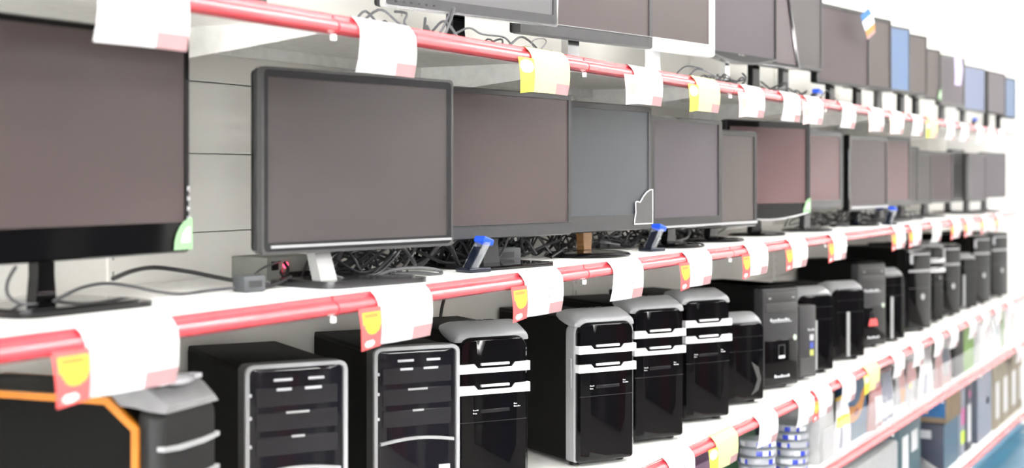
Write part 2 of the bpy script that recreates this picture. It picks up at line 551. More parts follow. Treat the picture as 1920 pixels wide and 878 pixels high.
def monitor(row, pxR, YR, w, yaw, top, bot, label, h=None, scr='m', bez=None, bs=.016, bt=None, bb=None, base='round', neck=None, chin=0.0, chinm=None, edge=None, sticker=None, logo=False, buttons=0,
            neckw=.05, tilt=0.0, necklean=0.0, line=None, nx=0.0, pr=.008, basem=None, name='monitor', roll=0.0, brad=.11):
    zs = TOP if row == 't' else MID
    bez = bez or GLOSS
    neck = neck or bez
    basem = basem or bez
    bt = bs if bt is None else bt
    bb = bs if bb is None else bb
    a = math.radians(yaw)
    XR = rayX(pxR, YR)
    zb = hz(pxR, bot, YR)
    if h is None:
        h = hz(pxR, top, YR) - zb
    zb -= zs
    # root under the panel centre; panel front plane at local y=-.02
    R = Matrix.Rotation(-a, 3, 'Z')
    c = Vector((XR, YR, zs)) - R @ Vector((w / 2, -.02, 0))
    t = thing(name, c, label, 'monitor', -a, group='monitors on the %s shelf' % ('top' if row == 't' else 'middle'))
    T = Matrix.Translation((0, 0, zb)) @ Matrix.Rotation(math.radians(-tilt), 4, 'X') @ Matrix.Rotation(math.radians(roll), 4, 'Y') @ Matrix.Translation((0, 0, -zb))
    m = MB()
    m.M = T
    out = rr(w, h, pr, zb)
    iw, ih = w - 2 * bs, h - bt - bb
    inn = rr(iw, ih, .0015, zb + bb)
    mid = rr(w - .006, h - .006, max(pr - .003, .002), zb + .003)
    n = len(out)
    m.loft([sec(out, .003), sec(out, -.014), sec(mid, -.020), sec(inn, -.020), sec(inn, -.0165)], cap=False)
    if chin:
        # lower edge that bellies forward and down
        pts = [(-w / 2 + w * i / 16, zb + .004 - chin * math.sin(PI * i / 16)) for i in range(17)]
        m.prism([(w / 2, zb + bb * .6), (-w / 2, zb + bb * .6)] + pts, -.022, .008, 'y')
    m.build('bezel', bez, t)
    s_ = MB()
    s_.M = T
    s_.box(-iw / 2 - .001, iw / 2 + .001, -.017, -.0135, zb + bb - .001, zb + bb + ih + .001)
    s_.build('screen', SCRS[scr], t)
    b = MB()
    b.M = T
    b.loft([sec(rr(w - .002, h - .002, pr, zb + .001), -.012), sec(rr(w - .006, h - .006, pr, zb + .003), .014), sec(rr(w * .74, h * .68, .02, zb + h * .16), .026), sec(rr(w * .60, h * .5, .02, zb + h * .24), .030)])
    b.build('back_cover', BLACK if bez is not WPLAST else WPLAST, t)
    if edge:
        e = MB()
        e.M = T
        e.ring(rr(w + .003, h + .003, pr, zb - .0015), rr(w - .007, h - .007, pr, zb + .0035), -.0215, -.008)
        e.build('edge_trim', edge, t)
    if line:
        e = MB()
        e.M = T
        e.box(-w / 2 + .02, w / 2 - .004, -.0225, -.018, zb + line[0], zb + line[0] + line[1])
        e.build('lower_strip', line[2], t)
    if chin:
        e = MB()
        e.M = T
        pts = [(-w / 2 + .01 + (w - .02) * i / 16, zb + .004 - chin * math.sin(PI * i / 16)) for i in range(17)]
        e.prism([(p[0], p[1] + .006) for p in pts[::-1]] + pts, -.024, -.0215, 'y')
        e.build('chin_strip', chinm or CHROME, t)
    if logo:
        e = MB()
        e.M = T
        squiggle(e, -.022, .022, -.0207, zb + bb * .35, .008, n=6)
        e.build('logo', SILVER, t)
    if buttons:
        e = MB()
        e.M = T
        for q in range(buttons):
            if logo == 'side' or base == 'slab':
                e.box(w / 2 - bs * .7, w / 2 - bs * .15, -.0222, -.0195, zb + .105 - q * .017, zb + .113 - q * .017, r=.001)
            else:
                e.box(-w / 2 + .03 + q * .022, -w / 2 + .036 + q * .022, -.0212, -.0195, zb + bb * .4, zb + bb * .4 + .004)
        e.build('button_row', SILVER if base == 'slab' else GUN, t)
    if sticker == 'green':
        e = MB()
        e.M = T
        pl = [(w / 2 + .002, zb + .006), (w / 2 + .002, zb + .06)] + [(w / 2 + .002 - .045 * math.sin(k * PI / 12) , zb + .06 - .054 * (1 - math.cos(k * PI / 12))) for k in range(1, 7)]
        e.prism(pl, -.0236, -.0226, 'y', 0)
        q = [(w / 2 - .004, zb + .018), (w / 2 - .004, zb + .045)] + [(w / 2 - .004 - .022 * math.sin(k * PI / 12), zb + .045 - .027 * (1 - math.cos(k * PI / 12))) for k in range(1, 7)]
        e.prism(q, -.0242, -.0236, 'y', 1)
        e.build('corner_sticker', [GREENS, PALEG], t)
    if sticker == 'outline':
        o2 = [(.5, 0), (.5, .60), (.40, .585), (.30, .55), (.19, .48), (.08, .38), (.05, .375), (.0, .39), (-.06, .385), (-.075, .36), (-.07, .24), (-.06, .21), (-.10, .08), (-.12, 0)]
        sc = .155
        P = [(w / 2 + .001 - sc * .5 + sc * p[0], zb + .016 + sc * p[1]) for p in o2]
        e = MB()
        e.M = T
        e.prism(P, -.0222, -.0212, 'y', 0)
        e.build('corner_sticker', [DGREY], t)
        e = MB()
        e.M = T
        pp = [(p[0], -.0224, p[1]) for p in P]
        e.tube([x for i in range(len(pp)) for x in (pp[i], tuple((Vector(pp[i]) * .5 + Vector(pp[(i + 1) % len(pp)]) * .5)))], .0015, 6, closed=True)
        e.build('sticker_outline', WPLAST, t)
    # stand
    nk = MB()
    yb = .045
    zt = zb + .03
    if base == 'wedge':
        yb2 = .02
        nk.loft([[(nx + s1 * ww / 2, y1 + s2 * .012, z1) for s1, s2 in ((-1, -1), (1, -1), (1, 1), (-1, 1))] for (y1, z1, ww) in ((-.005, .008, neckw * 1.15), (yb, zt + .05, neckw))])
    else:
        nk.loft([[(nx + s1 * ww / 2 + necklean * (1 - z1 / zt), yb + s2 * .011, z1) for s1, s2 in ((-1, -1), (1, -1), (1, 1), (-1, 1))] for (z1, ww) in (((.008, neckw * .72), (zt * .5, neckw * .9), (zt + .06, neckw * 1.15)) if neck is BROWNG else ((.008, neckw * 1.2), (zt * .5, neckw * .92), (zt + .06, neckw)))])
    nk.build('neck', neck, t)
    ba = MB()
    if base == 'round':
        ba.lathe([(.02, .0), (brad, .0), (brad + .002, .004), (brad - .004, .009), (brad * .8, .012), (.03, .016), (.02, .017)], (0, yb - .01, 0.0004), 48, sx=1.0, sy=.85)
    elif base == 'slab' or base == 'wedge':
        ba.prism(rr(.27, .19, .03, z0=-.10 + yb - .02), .0004, .0095, 'z')
        ba.prism(rr(.24, .16, .03, z0=-.085 + yb - .02), .0095, .0125, 'z')
    elif base == 'square':
        ba.prism(rr(.25, .18, .012, z0=-.10 + yb), .0004, .010, 'z')
    ba.build('base', basem, t)
    return t


M = monitor
M('m', 357, .19, .53, 1, 66, 474, 'large nearest monitor on the middle shelf with green corner sticker and side buttons', scr='m', bs=.012, bb=.052, base='slab', sticker='green', buttons=4, neckw=.035, pr=.008, bt=.012)
M('m', 848, .06, .50, 12, 152, 459, 'grey-framed monitor on slanted silver neck, second on the middle shelf', scr='g', bez=GUN, bs=.014, bt=.017, bb=.020, base='wedge', neck=SILVD, basem=GUN, line=(.010, .005, SILVER), neckw=.036,
  edge=DGREY, pr=.01, nx=-.085)
M('m', 1073, .06, .48, 10, 178, 440, 'thin charcoal-framed monitor, third on the middle shelf, over a flat black base', scr='m', bez=CHAR, bs=.015, bt=.013, bb=.03, base='square', basem=GLOSS, line=(.031, .0015, DGREY), pr=.004)
M('m', 1222, .07, .47, 8, 200, 430, 'charcoal monitor with white-outlined corner sticker on amber neck and round base', scr='c', bez=CHAR, bs=.016, bb=.042, base='round', neck=BROWNG, basem=GLOSS, sticker='outline', pr=.004, neckw=.045, brad=.125)
M('m', 1355, .07, .46, 6, 226, 424, 'gloss black monitor with silver lower strip, just beyond the sticker monitor', scr='v', bs=.027, bt=.014, bb=.033, line=(.004, .006, SILVER), pr=.008)
M('m', 1420, .09, .40, 8, 247, 424, 'smaller black monitor standing in front of the pinkish one, middle shelf', scr='m', bs=.022, bb=.022, bt=.018, line=(.010, .008, SILVER), logo=False)
M('m', 1518, .07, .48, 19, 231, 402, 'pinkish monitor with curved silver chin and green corner sticker, middle shelf', scr='p', bs=.022, bb=.042, chin=.022, sticker='green', logo=True, edge=GUN)
M('m', 1580, .08, .42, 8, 246, 389, 'mauve monitor with pale blue-grey frame, beyond the green-stickered pinkish one', scr='p', bez=GUN, bs=.024, bb=.03, edge=DGREY)
M('m', 1665, .08, .46, 6, 257, 394, 'dark plum monitor with a bright silver strip below its screen, middle shelf', scr='d', bs=.02, bb=.03, line=(.012, .01, SILVER))
M('m', 1708, .09, .40, 10, 258, 386, 'rosy monitor beside the dark plum one, tenth on the middle shelf', scr='p', bez=DGREY, bs=.02, bb=.03)
M('m', 1724, .10, .40, 15, 276, 384, 'narrow-looking dark grey monitor, eleventh on the middle shelf', scr='g', bez=DGREY, bs=.02)
M('m', 1749, .09, .40, 15, 283, 383, 'blue-grey screened monitor, twelfth on the middle shelf', scr='g', bez=DGREY, bs=.018, bt=.026)
M('m', 1788, .09, .42, 13, 285, 380, 'maroon screened monitor, thirteenth on the middle shelf', scr='d', bez=DGREY, bs=.016)
M('m', 1809, .20, .22, 8, 281, 378, 'pale grey screened monitor, fourteenth on the middle shelf', scr='l', bez=GUN, bs=.014)
M('m', 1850, .05, .31, 8, 288, 377, 'violet-grey monitor, last but one on the middle shelf', scr='v', bez=DGREY, bs=.018)
M('m', 1886, .03, .42, 8, 287, 370, 'furthest monitor on the middle shelf, grey screen in a dark frame', scr='v', bez=DGREY, bs=.012)

M('t', 690, .14, .5, 8, 0, -48, 'nearest monitor on the top shelf, only its stand foot in view', h=.34, bez=DGREY, base='square', basem=DGREY, neckw=.06)
M('t', 1045, .06, .55, 14, 0, 50, 'light-screened monitor with chrome edges, over tangled cables on the top shelf', h=.36, scr='l', bez=CHAR, bs=.014, bb=.026, edge=CHROME, buttons=6, neckw=.04, neck=GLOSS, base='square', basem=CHROME, pr=.006)
M('t', 1225, .05, .56, 12, 0, 92, 'wide black-framed monitor behind the chrome-edged one, top shelf', h=.37, scr='m', bez=CHAR, bs=.018, bb=.030, line=(.031, .0015, SILVER), neck=CHROME, base='square', basem=WPLAST, neckw=.05, pr=.006)
M('t', 1341, .08, .50, 10, 0, 108, 'white-framed monitor on the top shelf', h=.36, scr='m', bez=WPLAST, bs=.032, bb=.036, base='round', basem=WPLAST, pr=.012)
M('t', 1457, .07, .50, 9, 0, 118, 'black monitor with curved chin beyond the white-framed one, top shelf', h=.36, scr='v', bs=.014, bb=.012, chin=.024, chinm=DGREY, neck=CHROME, neckw=.03, logo=True)
M('t', 1499, .09, .42, 12, 0, 131, 'back-tilted dark maroon monitor, sixth on the top shelf', h=.36, scr='d', bs=.012, bb=.014, tilt=9, edge=GUN)
M('t', 1543, .13, .42, 9, 0, 136, 'grey screened monitor just before the one with a colourful hang tag', h=.36, scr='g', bez=GUN, bs=.016, bb=.014)
M('t', 1631, .08, .50, 9, 24, 168, 'plum monitor with a colourful hang tag on its upper corner, top shelf', scr='d', bs=.018, bb=.016)
M('t', 1672, .075, .42, 11, 37, 174, 'dark mauve monitor between the hang-tagged one and a blue one', scr='m', bs=.018, bb=.022)
M('t', 1707, .085, .42, 11, 53, 175, 'bright blue screened monitor, nearer of the two wide blue ones', scr='b', bez=DGREY, bs=.012, bb=.012)
M('t', 1739, .085, .33, 11, 68, 182, 'dark grey monitor beyond the bright blue one, top shelf', scr='m', bs=.012, bb=.016)
M('t', 1764, .105, .33, 11, 94, 189, 'shorter mauve monitor with a green corner sticker, top shelf', scr='m', bs=.012, bb=.016, sticker='green')
M('t', 1810, .07, .36, 9, 109, 203, 'grey screened monitor with a lilac card hanging on it', scr='v', bez=DGREY, bs=.022, bb=.020)
M('t', 1848, .05, .42, 7, 128, 213, 'pale blue-violet screened monitor near the far end of the top shelf', scr='bv', bez=GUN, bs=.014)
M('t', 1886, .03, .40, 5, 139, 217, 'dark grey monitor, last but one on the top shelf', scr='v', bez=BLACK, bs=.010)
M('t', 1905, .05, .36, 5, 148, 224, 'furthest monitor on the top shelf, with a blue screen', scr='b', bez=BLACK, bs=.012)
# cards hanging on monitors


def hang_card(px, py, Y, w, h, ms, label, ang=0):
    o = MB()
    o.M = Matrix.Rotation(ang, 4, 'Y')
    n = 8
    for j in range(n):
        z0, z1 = -h * j / n, -h * (j + 1) / n
        b0, b1 = -.006 * math.sin(PI * j / n), -.006 * math.sin(PI * (j + 1) / n)
        x0 = w * (.5 - .18 * abs(j / n - .4))
        x1 = w * (.5 - .18 * abs((j + 1) / n - .4))
        o.loft([[(-x0, b0, z0), (x0, b0, z0), (x0, b0 + .001, z0), (-x0, b0 + .001, z0)], [(-x1, b1, z1), (x1, b1, z1), (x1, b1 + .001, z1), (-x1, b1 + .001, z1)]], m=min(len(ms) - 1, j * len(ms) // n))
    r = o.build('hang_card', ms, loc=at(px, py, Y), rot=(0, 0, -.3))
    return tag(r, label, 'hang tag')


hang_card(1621, 22, .06, .085, .11, [PRBLUE, STKW, STKW, PRORANGE, PINKP], 'colourful folded hang tag over the upper corner of a plum monitor', -.5)
hang_card(1796, 108, .045, .085, .145, [LILAC], 'lilac card hanging over a grey monitor on the top shelf')
# ------------------------------------------------------------------ computer towers


def tower(pxR, YR, w, h, yaw, label, style, d=.41, py=None, **k):
    a = math.radians(yaw)
    if py is not None:
        h = hz(pxR, py, YR) - LOW
    XR = rayX(pxR, YR)
    d = min(d, (.488 - YR - w * math.sin(a)) / math.cos(a))
    R = Matrix.Rotation(-a, 3, 'Z')
    c = Vector((XR, YR, LOW)) - R @ Vector((w / 2, -d / 2, 0))
    t = thing('computer_tower', c, label, 'computer tower', -a, group='computer towers')
    f = -d / 2
    ft = .012
    bd = .045
    for sx in (-1, 1):
        for sy in (-1, 1):
            MB().lathe([(.010, 0.0003), (.013, .002), (.012, ft)], (sx * (w / 2 - .025), sy * (d / 2 - .05), 0), 14).build('foot', BLACK, t)
    bodytop = h - (.022 if style in ('cap', 'bar') else .006 if style == 'frame' else 0)
    b = MB()
    b.box(-w / 2 + .004, w / 2 - .004, f + bd - .004, d / 2, ft, bodytop, r=.003)
    b.build('case', BODY, t)
    sp = MB()
    sp.box(-w / 2 + .0015, -w / 2 + .006, f + bd + .006, d / 2 - .008, ft + .008, bodytop - .008, r=.001, seg=1)
    sp.build('side_panel', BODY, t)
    if style == 'cap':
        hb = h - ft
        m = MB()
        sl = .028
        m.loft([sec(rr(w, hb - .03, .030, ft, .006), f + .05), sec(rr(w, hb - .018, .034, ft, .006), f + .034), sec(rr(w - .004, hb - sl + .004, .034, ft, .006), f + .017)])
        m.build('front_surround', SILVER if k.get('vent') else GLOSS, t)
        m = MB()
        m.loft([sec(rr(w - .010, .012, .008, h - .022, .002), f + .105), sec(rr(w - .002, .026, .022, h - .029, .002), f + .085), sec(rr(w + .001, .036, .030, h - .036, .002), f + .06),
                sec(rr(w + .001, .034, .030, h - .042, .002), f + .034), sec(rr(w - .004, .024, .022, h - .043, .002), f + .0135), sec(rr(w - .014, .014, .012, h - .043, .002), f + .009)])
        m.build('top_cap', SILVER, t)
        n = MB()
        wi = w - .016
        n.loft([sec(rr(wi, hb - sl - .004, .030, ft, .008), f + .03), sec(rr(wi, hb - sl - .004, .030, ft, .008), f + .010), sec(rr(wi - .012, hb - sl - .010, .026, ft + .003, .008), f + .003), sec(rr(wi - .06, hb - sl - .018, .020, ft + .008, .008), f + .0)])
        n.build('front_panel', GLOSS, t)
        for zz in (h - .112, h - .160):
            q = MB()
            W = wi + .004
            q.prism([(-W / 2, 0), (W / 2, 0), (W / 2, .021), (.29 * W, .021), (.24 * W, .011), (-.24 * W, .011), (-.29 * W, .021), (-W / 2, .021)], f - .0035, f + .02, 'y')
            q.M = Matrix.Identity(4)
            q.box(-.2 * W, .2 * W, f - .006, f + .004, .0165, .0225, r=.001, seg=1)
            q.build('drive_strip', WPLAST, t, loc=(0, 0, zz))
        q = MB()
        q.box(-wi * .2, wi * .22, f - .0012, f + .004, h - .202, h - .194, r=.001, seg=1)
        q.build('port_cover', BAYD, t)
        q = MB()
        squiggle(q, -wi * .31, -wi * .23, f - .0006, h - .196, .003, n=4)
        squiggle(q, -wi * .31, -wi * .25, f - .0006, h - .203, .003, n=3)
        squiggle(q, wi * .28, wi * .33, f - .0006, h - .187, .003, n=3)
        squiggle(q, wi * .28, wi * .38, f - .0006, h - .193, .003, n=5)
        q.build('port_marks', STKW, t)
        q = MB()
        q.box(-wi * .48, wi * .47, f - .0008, f + .004, h - .222, h - .2212)
        q.build('seam_line', CHAR, t)
        q = MB()
        for sx, ww in ((-.22, .018), (-.08, .014), (.04, .02)):
            q.box(wi * sx, wi * sx + ww, f + .058, f + .072, h - .001, h + .0006)
        q.build('top_ports', CHAR, t)
        if k.get('vent'):
            q = MB()
            q.box(-w / 2 - .0012, -w / 2 + .004, f + .025, f + .037, h - .20, h - .125, r=.001, seg=1)
            q.build('side_clip', SILVER, t)
        if k.get('disc'):
            q = MB()
            q.prism(rr(.07, .035, .017, z0=ft + .03, rb=.004, cx=-.02), f - .0014, f - .0004, 'y')
            q.build('lower_mark', TAGRED, t)
    elif style == 'frame':
        hb = h - ft
        m = MB()
        m.loft([sec(rr(w - .004, hb - .004, .014, ft + .002, .01), f + .055), sec(rr(w, hb, .016, ft, .012), f + .03), sec(rr(w, hb, .016, ft, .012), f + .01)])
        m.build('front_shell', CHAR, t)
        m = MB()
        m.ring(rr(w, hb, .016, ft, .012), rr(w - .014, hb - .014, .010, ft + .007, .008), f, f + .012)
        m.build('frame_trim', SILVER, t)
        g = MB()
        wi = w - .016
        g.loft([sec(rr(wi, hb - .015, .010, ft + .0075, .008), f + .011), sec(rr(wi, hb - .015, .010, ft + .0075, .008), f + .006), sec(rr(wi - .03, hb - .025, .01, ft + .012, .008), f + .003)])
        g.build('front_panel', SMOKE, t)
        q = MB()
        for zz in (.075, .118, .162):
            q.box(-wi * .44, wi * .44, f + .0016, f + .004, h - zz, h - zz + .033, r=.001, seg=1)
        q.build('drive_bay', BAYD, t)
        q = MB()
        for xx, ww, zz in ((-.25, .035, .026), (.12, .03, .026), (-.22, .028, .043), (.08, .032, .043)):
            q.box(wi * xx, wi * xx + ww, f + .0006, f + .004, h - zz - .005, h - zz, r=.0008, seg=1)
        q.build('button_row', STKGR, t)
        q = MB()
        q.box(-wi * .12, wi * .13, f + .0004, f + .0022, h - .089, h - .085)
        q.box(-wi * .06, wi * .08, f + .0004, f + .0022, h - .132, h - .128)
        q.build('drive_mark', SILVER, t)
        q = MB()
        pts = [(-wi * .47 + wi * .94 * i / 12, h - .197 + .008 * math.sin(PI * i / 12)) for i in range(13)]
        q.prism(pts + [(p[0], p[1] + .006) for p in pts[::-1]], f - .002, f + .005, 'y')
        q.build('curved_strip', SILVER, t)
        q = MB()
        for zz in (.05, .09, .14):
            q.box(-w / 2 + .006, -w / 2 + .011, f - .001, f + .003, h - zz - .006, h - zz, r=.0008, seg=1)
        q.build('hinge_tab', STKGR, t)
        if k.get('stk'):
            q = MB()
            q.box(wi * .28, wi * .42, f + .0006, f + .0034, h - .275, h - .245)
            q.build('sticker', STKGR, t)
    elif style == 'bar':
        hb = h - ft
        m = MB()
        m.loft([sec(rr(w - .006, hb - .012, .012, ft, .004), f + .10), sec(rr(w, hb - .002, .03, ft, .006), f + .075), sec(rr(w, hb, .032, ft, .006), f + .05), sec(rr(w, hb - .012, .034, ft, .006), f + .025), sec(rr(w - .01, hb - .026, .034, ft, .006), f + .012)])
        m.build('top_cap', k.get('capm', SILVER), t)
        n = MB()
        n.loft([sec(rr(w - .004, hb - .030, .02, ft, .008), f + .06), sec(rr(w - .006, hb - .032, .026, ft, .008), f + .012), sec(rr(w - .022, hb - .038, .024, ft + .003, .008), f + .003), sec(rr(w - .07, hb - .05, .02, ft + .008, .008), f + .0)])
        n.build('front_panel', GLOSS, t)
        if k.get('vb', True):
            q = MB()
            x = k.get('bx', -.34) * w
            q.box(x, x + .017, f - .004, f + .012, ft + .004, ft + hb * .60, r=.003)
            q.build('silver_bar', SILVER, t)
        q = MB()
        q.box(-w * .40, w * .40, f - .0004, f + .004, h - .125, h - .1242)
        q.box(-w * .40, w * .40, f - .0004, f + .004, h - .078, h - .0772)
        q.build('seam_line', CHAR, t)
        if k.get('fin'):
            q = MB()
            pts = [(.02, h - .16), (.05, h - .18), (.062, h - .22), (.05, h - .255), (.02, h - .27), (.034, h - .25), (.046, h - .22), (.034, h - .19)]
            q.prism(pts, f - .002, f + .004, 'y')
            q.build('curved_fin', DGREY, t)
        if k.get('stk', True):
            q = MB()
            for j, mi in enumerate((0, 1, 2)):
                q.box(w * .34, w * .34 + .017, f + .0035, f + .0075, ft + .085 - j * .027, ft + .106 - j * .027, mi)
            q.build('sticker_column', [STKGR, STKB, STKG], t)
    elif style == 'office':
        m = MB()
        m.box(-w / 2, w / 2, f, f + bd, ft, h - .008, r=.006)
        m.build('front_panel', CHAR, t)
        m = MB()
        m.box(-w / 2 - .002, w / 2 + .002, f + .012, d / 2, h - .008, h, r=.002)
        m.build('lid', BODY, t)
        m = MB()
        for zz in (.055, .092):
            m.box(-w * .43, w * .43, f - .003, f + .004, h - zz, h - zz + .032, r=.002)
        m.build('drive_bay', DGREY, t)
        m = MB()
        m.box(w * .30, w * .36, f - .0042, f - .002, h - .045, h - .040)
        m.box(-w * .36, -w * .30, f - .0042, f - .002, h - .045, h - .040)
        m.build('drive_button', STKGR, t)
        m = MB()
        m.box(-w * .46, w * .46, f - .003, f + .004, ft + .004, h * .48, r=.003)
        m.build('lower_panel', GLOSS, t)
        m = MB()
        squiggle(m, -w * .30, w * .26, f - .0004, h * .66, .010, n=8)
        m.box(-w * .26, w * .30, f - .0012, f, h * .66 - .004, h * .66 - .0025)
        m.build('front_logo', STKW, t)
        m = MB()
        m.prism([(w * .38 + .008 * math.cos(q * PI / 6), h * .49 + .010 * math.sin(q * PI / 6)) for q in range(12)], f - .0045, f - .001, 'y')
        m.build('round_sticker', PALEG, t)
        m = MB()
        m.ring(rr(.034, .048, .004, z0=h * .30), rr(.028, .042, .003, z0=h * .30 + .003), f - .0042, f - .0028)
        m.box(-.015, .015, f - .0048, f - .0028, h * .30, h * .30 + .009, 1)
        m.build('card_slot', [CHAR, STKW], t)
        if k.get('red'):
            q = MB()
            q.prism([(-.022, h * .34), (.022, h * .34), (.030, h * .26), (-.030, h * .26)], f - .005, f - .0032, 'y')
            q.build('red_badge', TAGRED, t)
        m = MB()
        squiggle(m, -w * .2, w * .24, f - .0034, h * .115, .010, n=7)
        m.build('lower_logo', STKW, t)
    elif style == 'slim':
        m = MB()
        m.box(-w / 2, w / 2, f, f + bd, ft, h, r=.003)
        m.build('front_panel', CHAR, t)
        m = MB()
        m.box(-w * .5, w * .5, f - .0006, f + .002, h * .30, h * .302)
        m.box(-w * .44, w * .44, f - .002, f + .002, h * .08, h * .30, r=.001, seg=1)
        m.build('lower_panel', DGREY, t)
        q = MB()
        for j, mi in enumerate((0, 1, 2)):
            q.box(w * .12, w * .12 + .022, f - .001, f + .002, h * .53 - j * .028, h * .53 + .022 - j * .028, mi)
        q.build('sticker_column', [STKGR, STKB, STKG], t)
        q = MB()
        squiggle(q, 0, w * .45, f - .0004, h * .66, .010, n=5)
        q.build('front_logo', STKGR, t)
    elif style == 'sleek':
        hb = h - ft
        m = MB()
        m.loft([sec(rr(w - .004, hb - .003, .008, ft, .006), f + .06), sec(rr(w, hb, .014, ft, .008), f + .035), sec(rr(w - .004, hb - .004, .014, ft + .002, .008), f + .008), sec(rr(w - .03, hb - .02, .012, ft + .008, .008), f)])
        m.build('front_panel', GLOSS, t)
        m = MB()
        m.box(-w * .42, w * .42, f - .003, f + .012, h - .115, h - .103, r=.002)
        m.build('drive_strip', SILVER, t)
        m = MB()
        m.box(-w * .36, -w * .36 + .02, f - .002, f + .01, h - .075, h - .03, r=.002)
        m.box(-w * .30, w * .40, f - .002, f + .01, h - .032, h - .024, r=.002)
        m.build('front_ports', STKGR, t)
        m = MB()
        m.box(-w * .40, w * .42, f - .001, f + .01, h * .52, h * .526)
        m.build('seam_line', CHAR, t)
        m = MB()
        m.prism([(w * .12 + .013 * math.cos(q * PI / 8), h * .42 + .015 * math.sin(q * PI / 8)) for q in range(16)], f - .003, f + .003, 'y')
        m.build('power_button', SILVER, t)
        q = MB()
        q.box(-w * .4, -w * .4 + .02, f + .004, f + .009, ft + .02, ft + .045)
        q.box(w * .30, w * .30 + .02, f + .004, f + .009, ft + .02, ft + .045)
        q.build('sticker_pair', STKGR, t)
    return t


def orange_tower():
    w, h, d, yaw = .165, .435, .42, -8
    a = math.radians(yaw)
    R = Matrix.Rotation(-a, 3, 'Z')
    c = Vector((rayX(412, .045), .045, LOW)) - R @ Vector((w / 2, -d / 2, 0))
    t = thing('computer_tower', c, 'black tower with orange edging and silver top, nearest on its shelf', 'computer tower', -a, group='computer towers')
    f = -d / 2
    ft = .012
    for sx in (-1, 1):
        for sy in (-1, 1):
            MB().lathe([(.010, .0003), (.013, .002), (.012, ft)], (sx * (w / 2 - .025), sy * (d / 2 - .05), 0), 14).build('foot', BLACK, t)
    fy = f + .035
    prof = [(fy, ft), (fy, h - .065), (fy + .055, h - .022), (d / 2, h - .022), (d / 2, ft)]
    MB().prism(prof, -w / 2 + .004, w / 2 - .004, 'x').build('case', BODY, t)
    for s in (-1, 1):
        m = MB()
        o = [(fy, ft), (fy, h - .065), (fy + .055, h - .022), (d / 2, h - .022)]
        i = [(fy + .012, ft), (fy + .012, h - .070), (fy + .060, h - .033), (d / 2, h - .033)]
        xa, xb = (s * (w / 2 + .004), s * (w / 2 - .012))
        m.prism(o + i[::-1], min(xa, xb), max(xa, xb), 'x')
        m.build('edge_trim', ORANGE, t)['label'] = 'orange edge trim'
    hb = h - ft
    m = MB()
    m.loft([sec(rr(w - .004, hb - .040, .012, ft, .008), fy + .002), sec(rr(w, hb - .036, .014, ft, .008), fy - .012), sec(rr(w, hb - .042, .016, ft, .01), f + .015), sec(rr(w - .03, hb - .052, .016, ft + .006, .01), f)])
    m.build('front_panel', BLACK, t)
    m = MB()
    m.loft([sec([(-w * .46, h - .035), (w * .46, h - .035), (w * .44, h - .006), (-w * .44, h - .006)], fy + .06), sec([(-w * .49, h - .036), (w * .49, h - .036), (w * .42, h - .002), (-w * .42, h - .002)], fy + .01),
            sec([(-w * .50, h - .040), (w * .50, h - .040), (w * .42, h - .016), (-w * .42, h - .016)], f + .02), sec([(-w * .44, h - .044), (w * .44, h - .044), (w * .38, h - .034), (-w * .38, h - .034)], f - .004)])
    m.build('top_cap', CAPGREY, t)
    m = MB()
    m.ball((0, fy - .01, h - .004), .03, 10, sy=.8, sz=.25)
    m.box(-.055, -.035, fy - .02, fy, h - .006, h + .001)
    m.box(.035, .055, fy - .02, fy, h - .006, h + .001)
    m.build('top_ports', STKGR, t)
    for zz in (.100, .152, .204):
        q = MB()
        pts = [(-w * .46, .007), (-w * .46, 0), (-w * .2, -.004), (w * .2, -.004), (w * .46, 0), (w * .46, .007), (w * .2, .004), (-w * .2, .004)]
        q.prism(pts, f - .004, f + .03, 'y')
        q.build('drive_strip', SILVER, t, loc=(0, 0, h - zz))
    q = MB()
    q.box(-w * .12, w * .12, f - .002, f + .02, ft + .03, h - .22, r=.004)
    q.build('centre_rib', GLOSS, t)


orange_tower()
TW = tower
TW(652, .05, .19, .42, 34, 'tower with smoked front in a silver frame, beside the orange-edged tower', 'frame', py=675)
TW(862, .05, .186, .41, 36, 'tower with smoked front in a silver frame, half covering the first silver-striped tower', 'frame', py=645, stk=True)
TW(997, .065, .19, .43, 34, 'silver-capped black tower just beyond the second silver-framed tower', 'cap', py=601)
TW(1195, .045, .19, .42, 31, 'silver-capped black tower with a silver side edge and full side in view', 'cap', py=577, vent=True)
TW(1288, .045, .19, .42, 31, 'silver-capped black tower, third of the striped ones along the shelf', 'cap', py=555)
TW(1374, .045, .19, .42, 31, 'silver-capped black tower, fourth of the striped ones, beside a small tower', 'cap', py=541)
TW(1437, .055, .17, .32, 31, 'small glossy black tower with grey cap and curved fin on its front', 'bar', py=585, vb=False, fin=True, stk=False, d=.36)
TW(1497, .07, .18, .375, 25, 'dark grey office tower with overhanging lid and pale round sticker, nearer of the two', 'office', py=534, d=.44)
TW(1530, .07, .095, .29, 22, 'slim dark grey tower with a column of stickers', 'slim', py=572, d=.36)
TW(1567, .055, .18, .33, 31, 'glossy black tower with silver front bar, first beyond the slim tower', 'bar', py=536, bx=-.12, d=.38)
TW(1625, .055, .18, .327, 31, 'glossy black tower with silver front bar, between a twin and the red-badged tower', 'bar', py=526, bx=-.12, d=.38)
TW(1661, .09, .18, .365, 25, 'dark office tower with a red badge on its lower front', 'office', py=490, red=True, d=.40)
TW(1700, .06, .17, .33, 31, 'glossy black tower with silver front bar, beside the red-badged tower', 'bar', py=502, bx=-.10, d=.38)
TW(1748, .05, .18, .41, 29, 'tall glossy tower with silver ports and strip, beyond the red-badged tower', 'sleek', py=465, smoke=True)
TW(1773, .075, .18, .42, 31, 'far striped tower with bright white cap, beyond the tall tower with silver ports', 'cap', py=451, d=.38)
TW(1803, .07, .17, .385, 31, 'plain dark tower just before the far silver-barred one', 'sleek', py=457, d=.38)
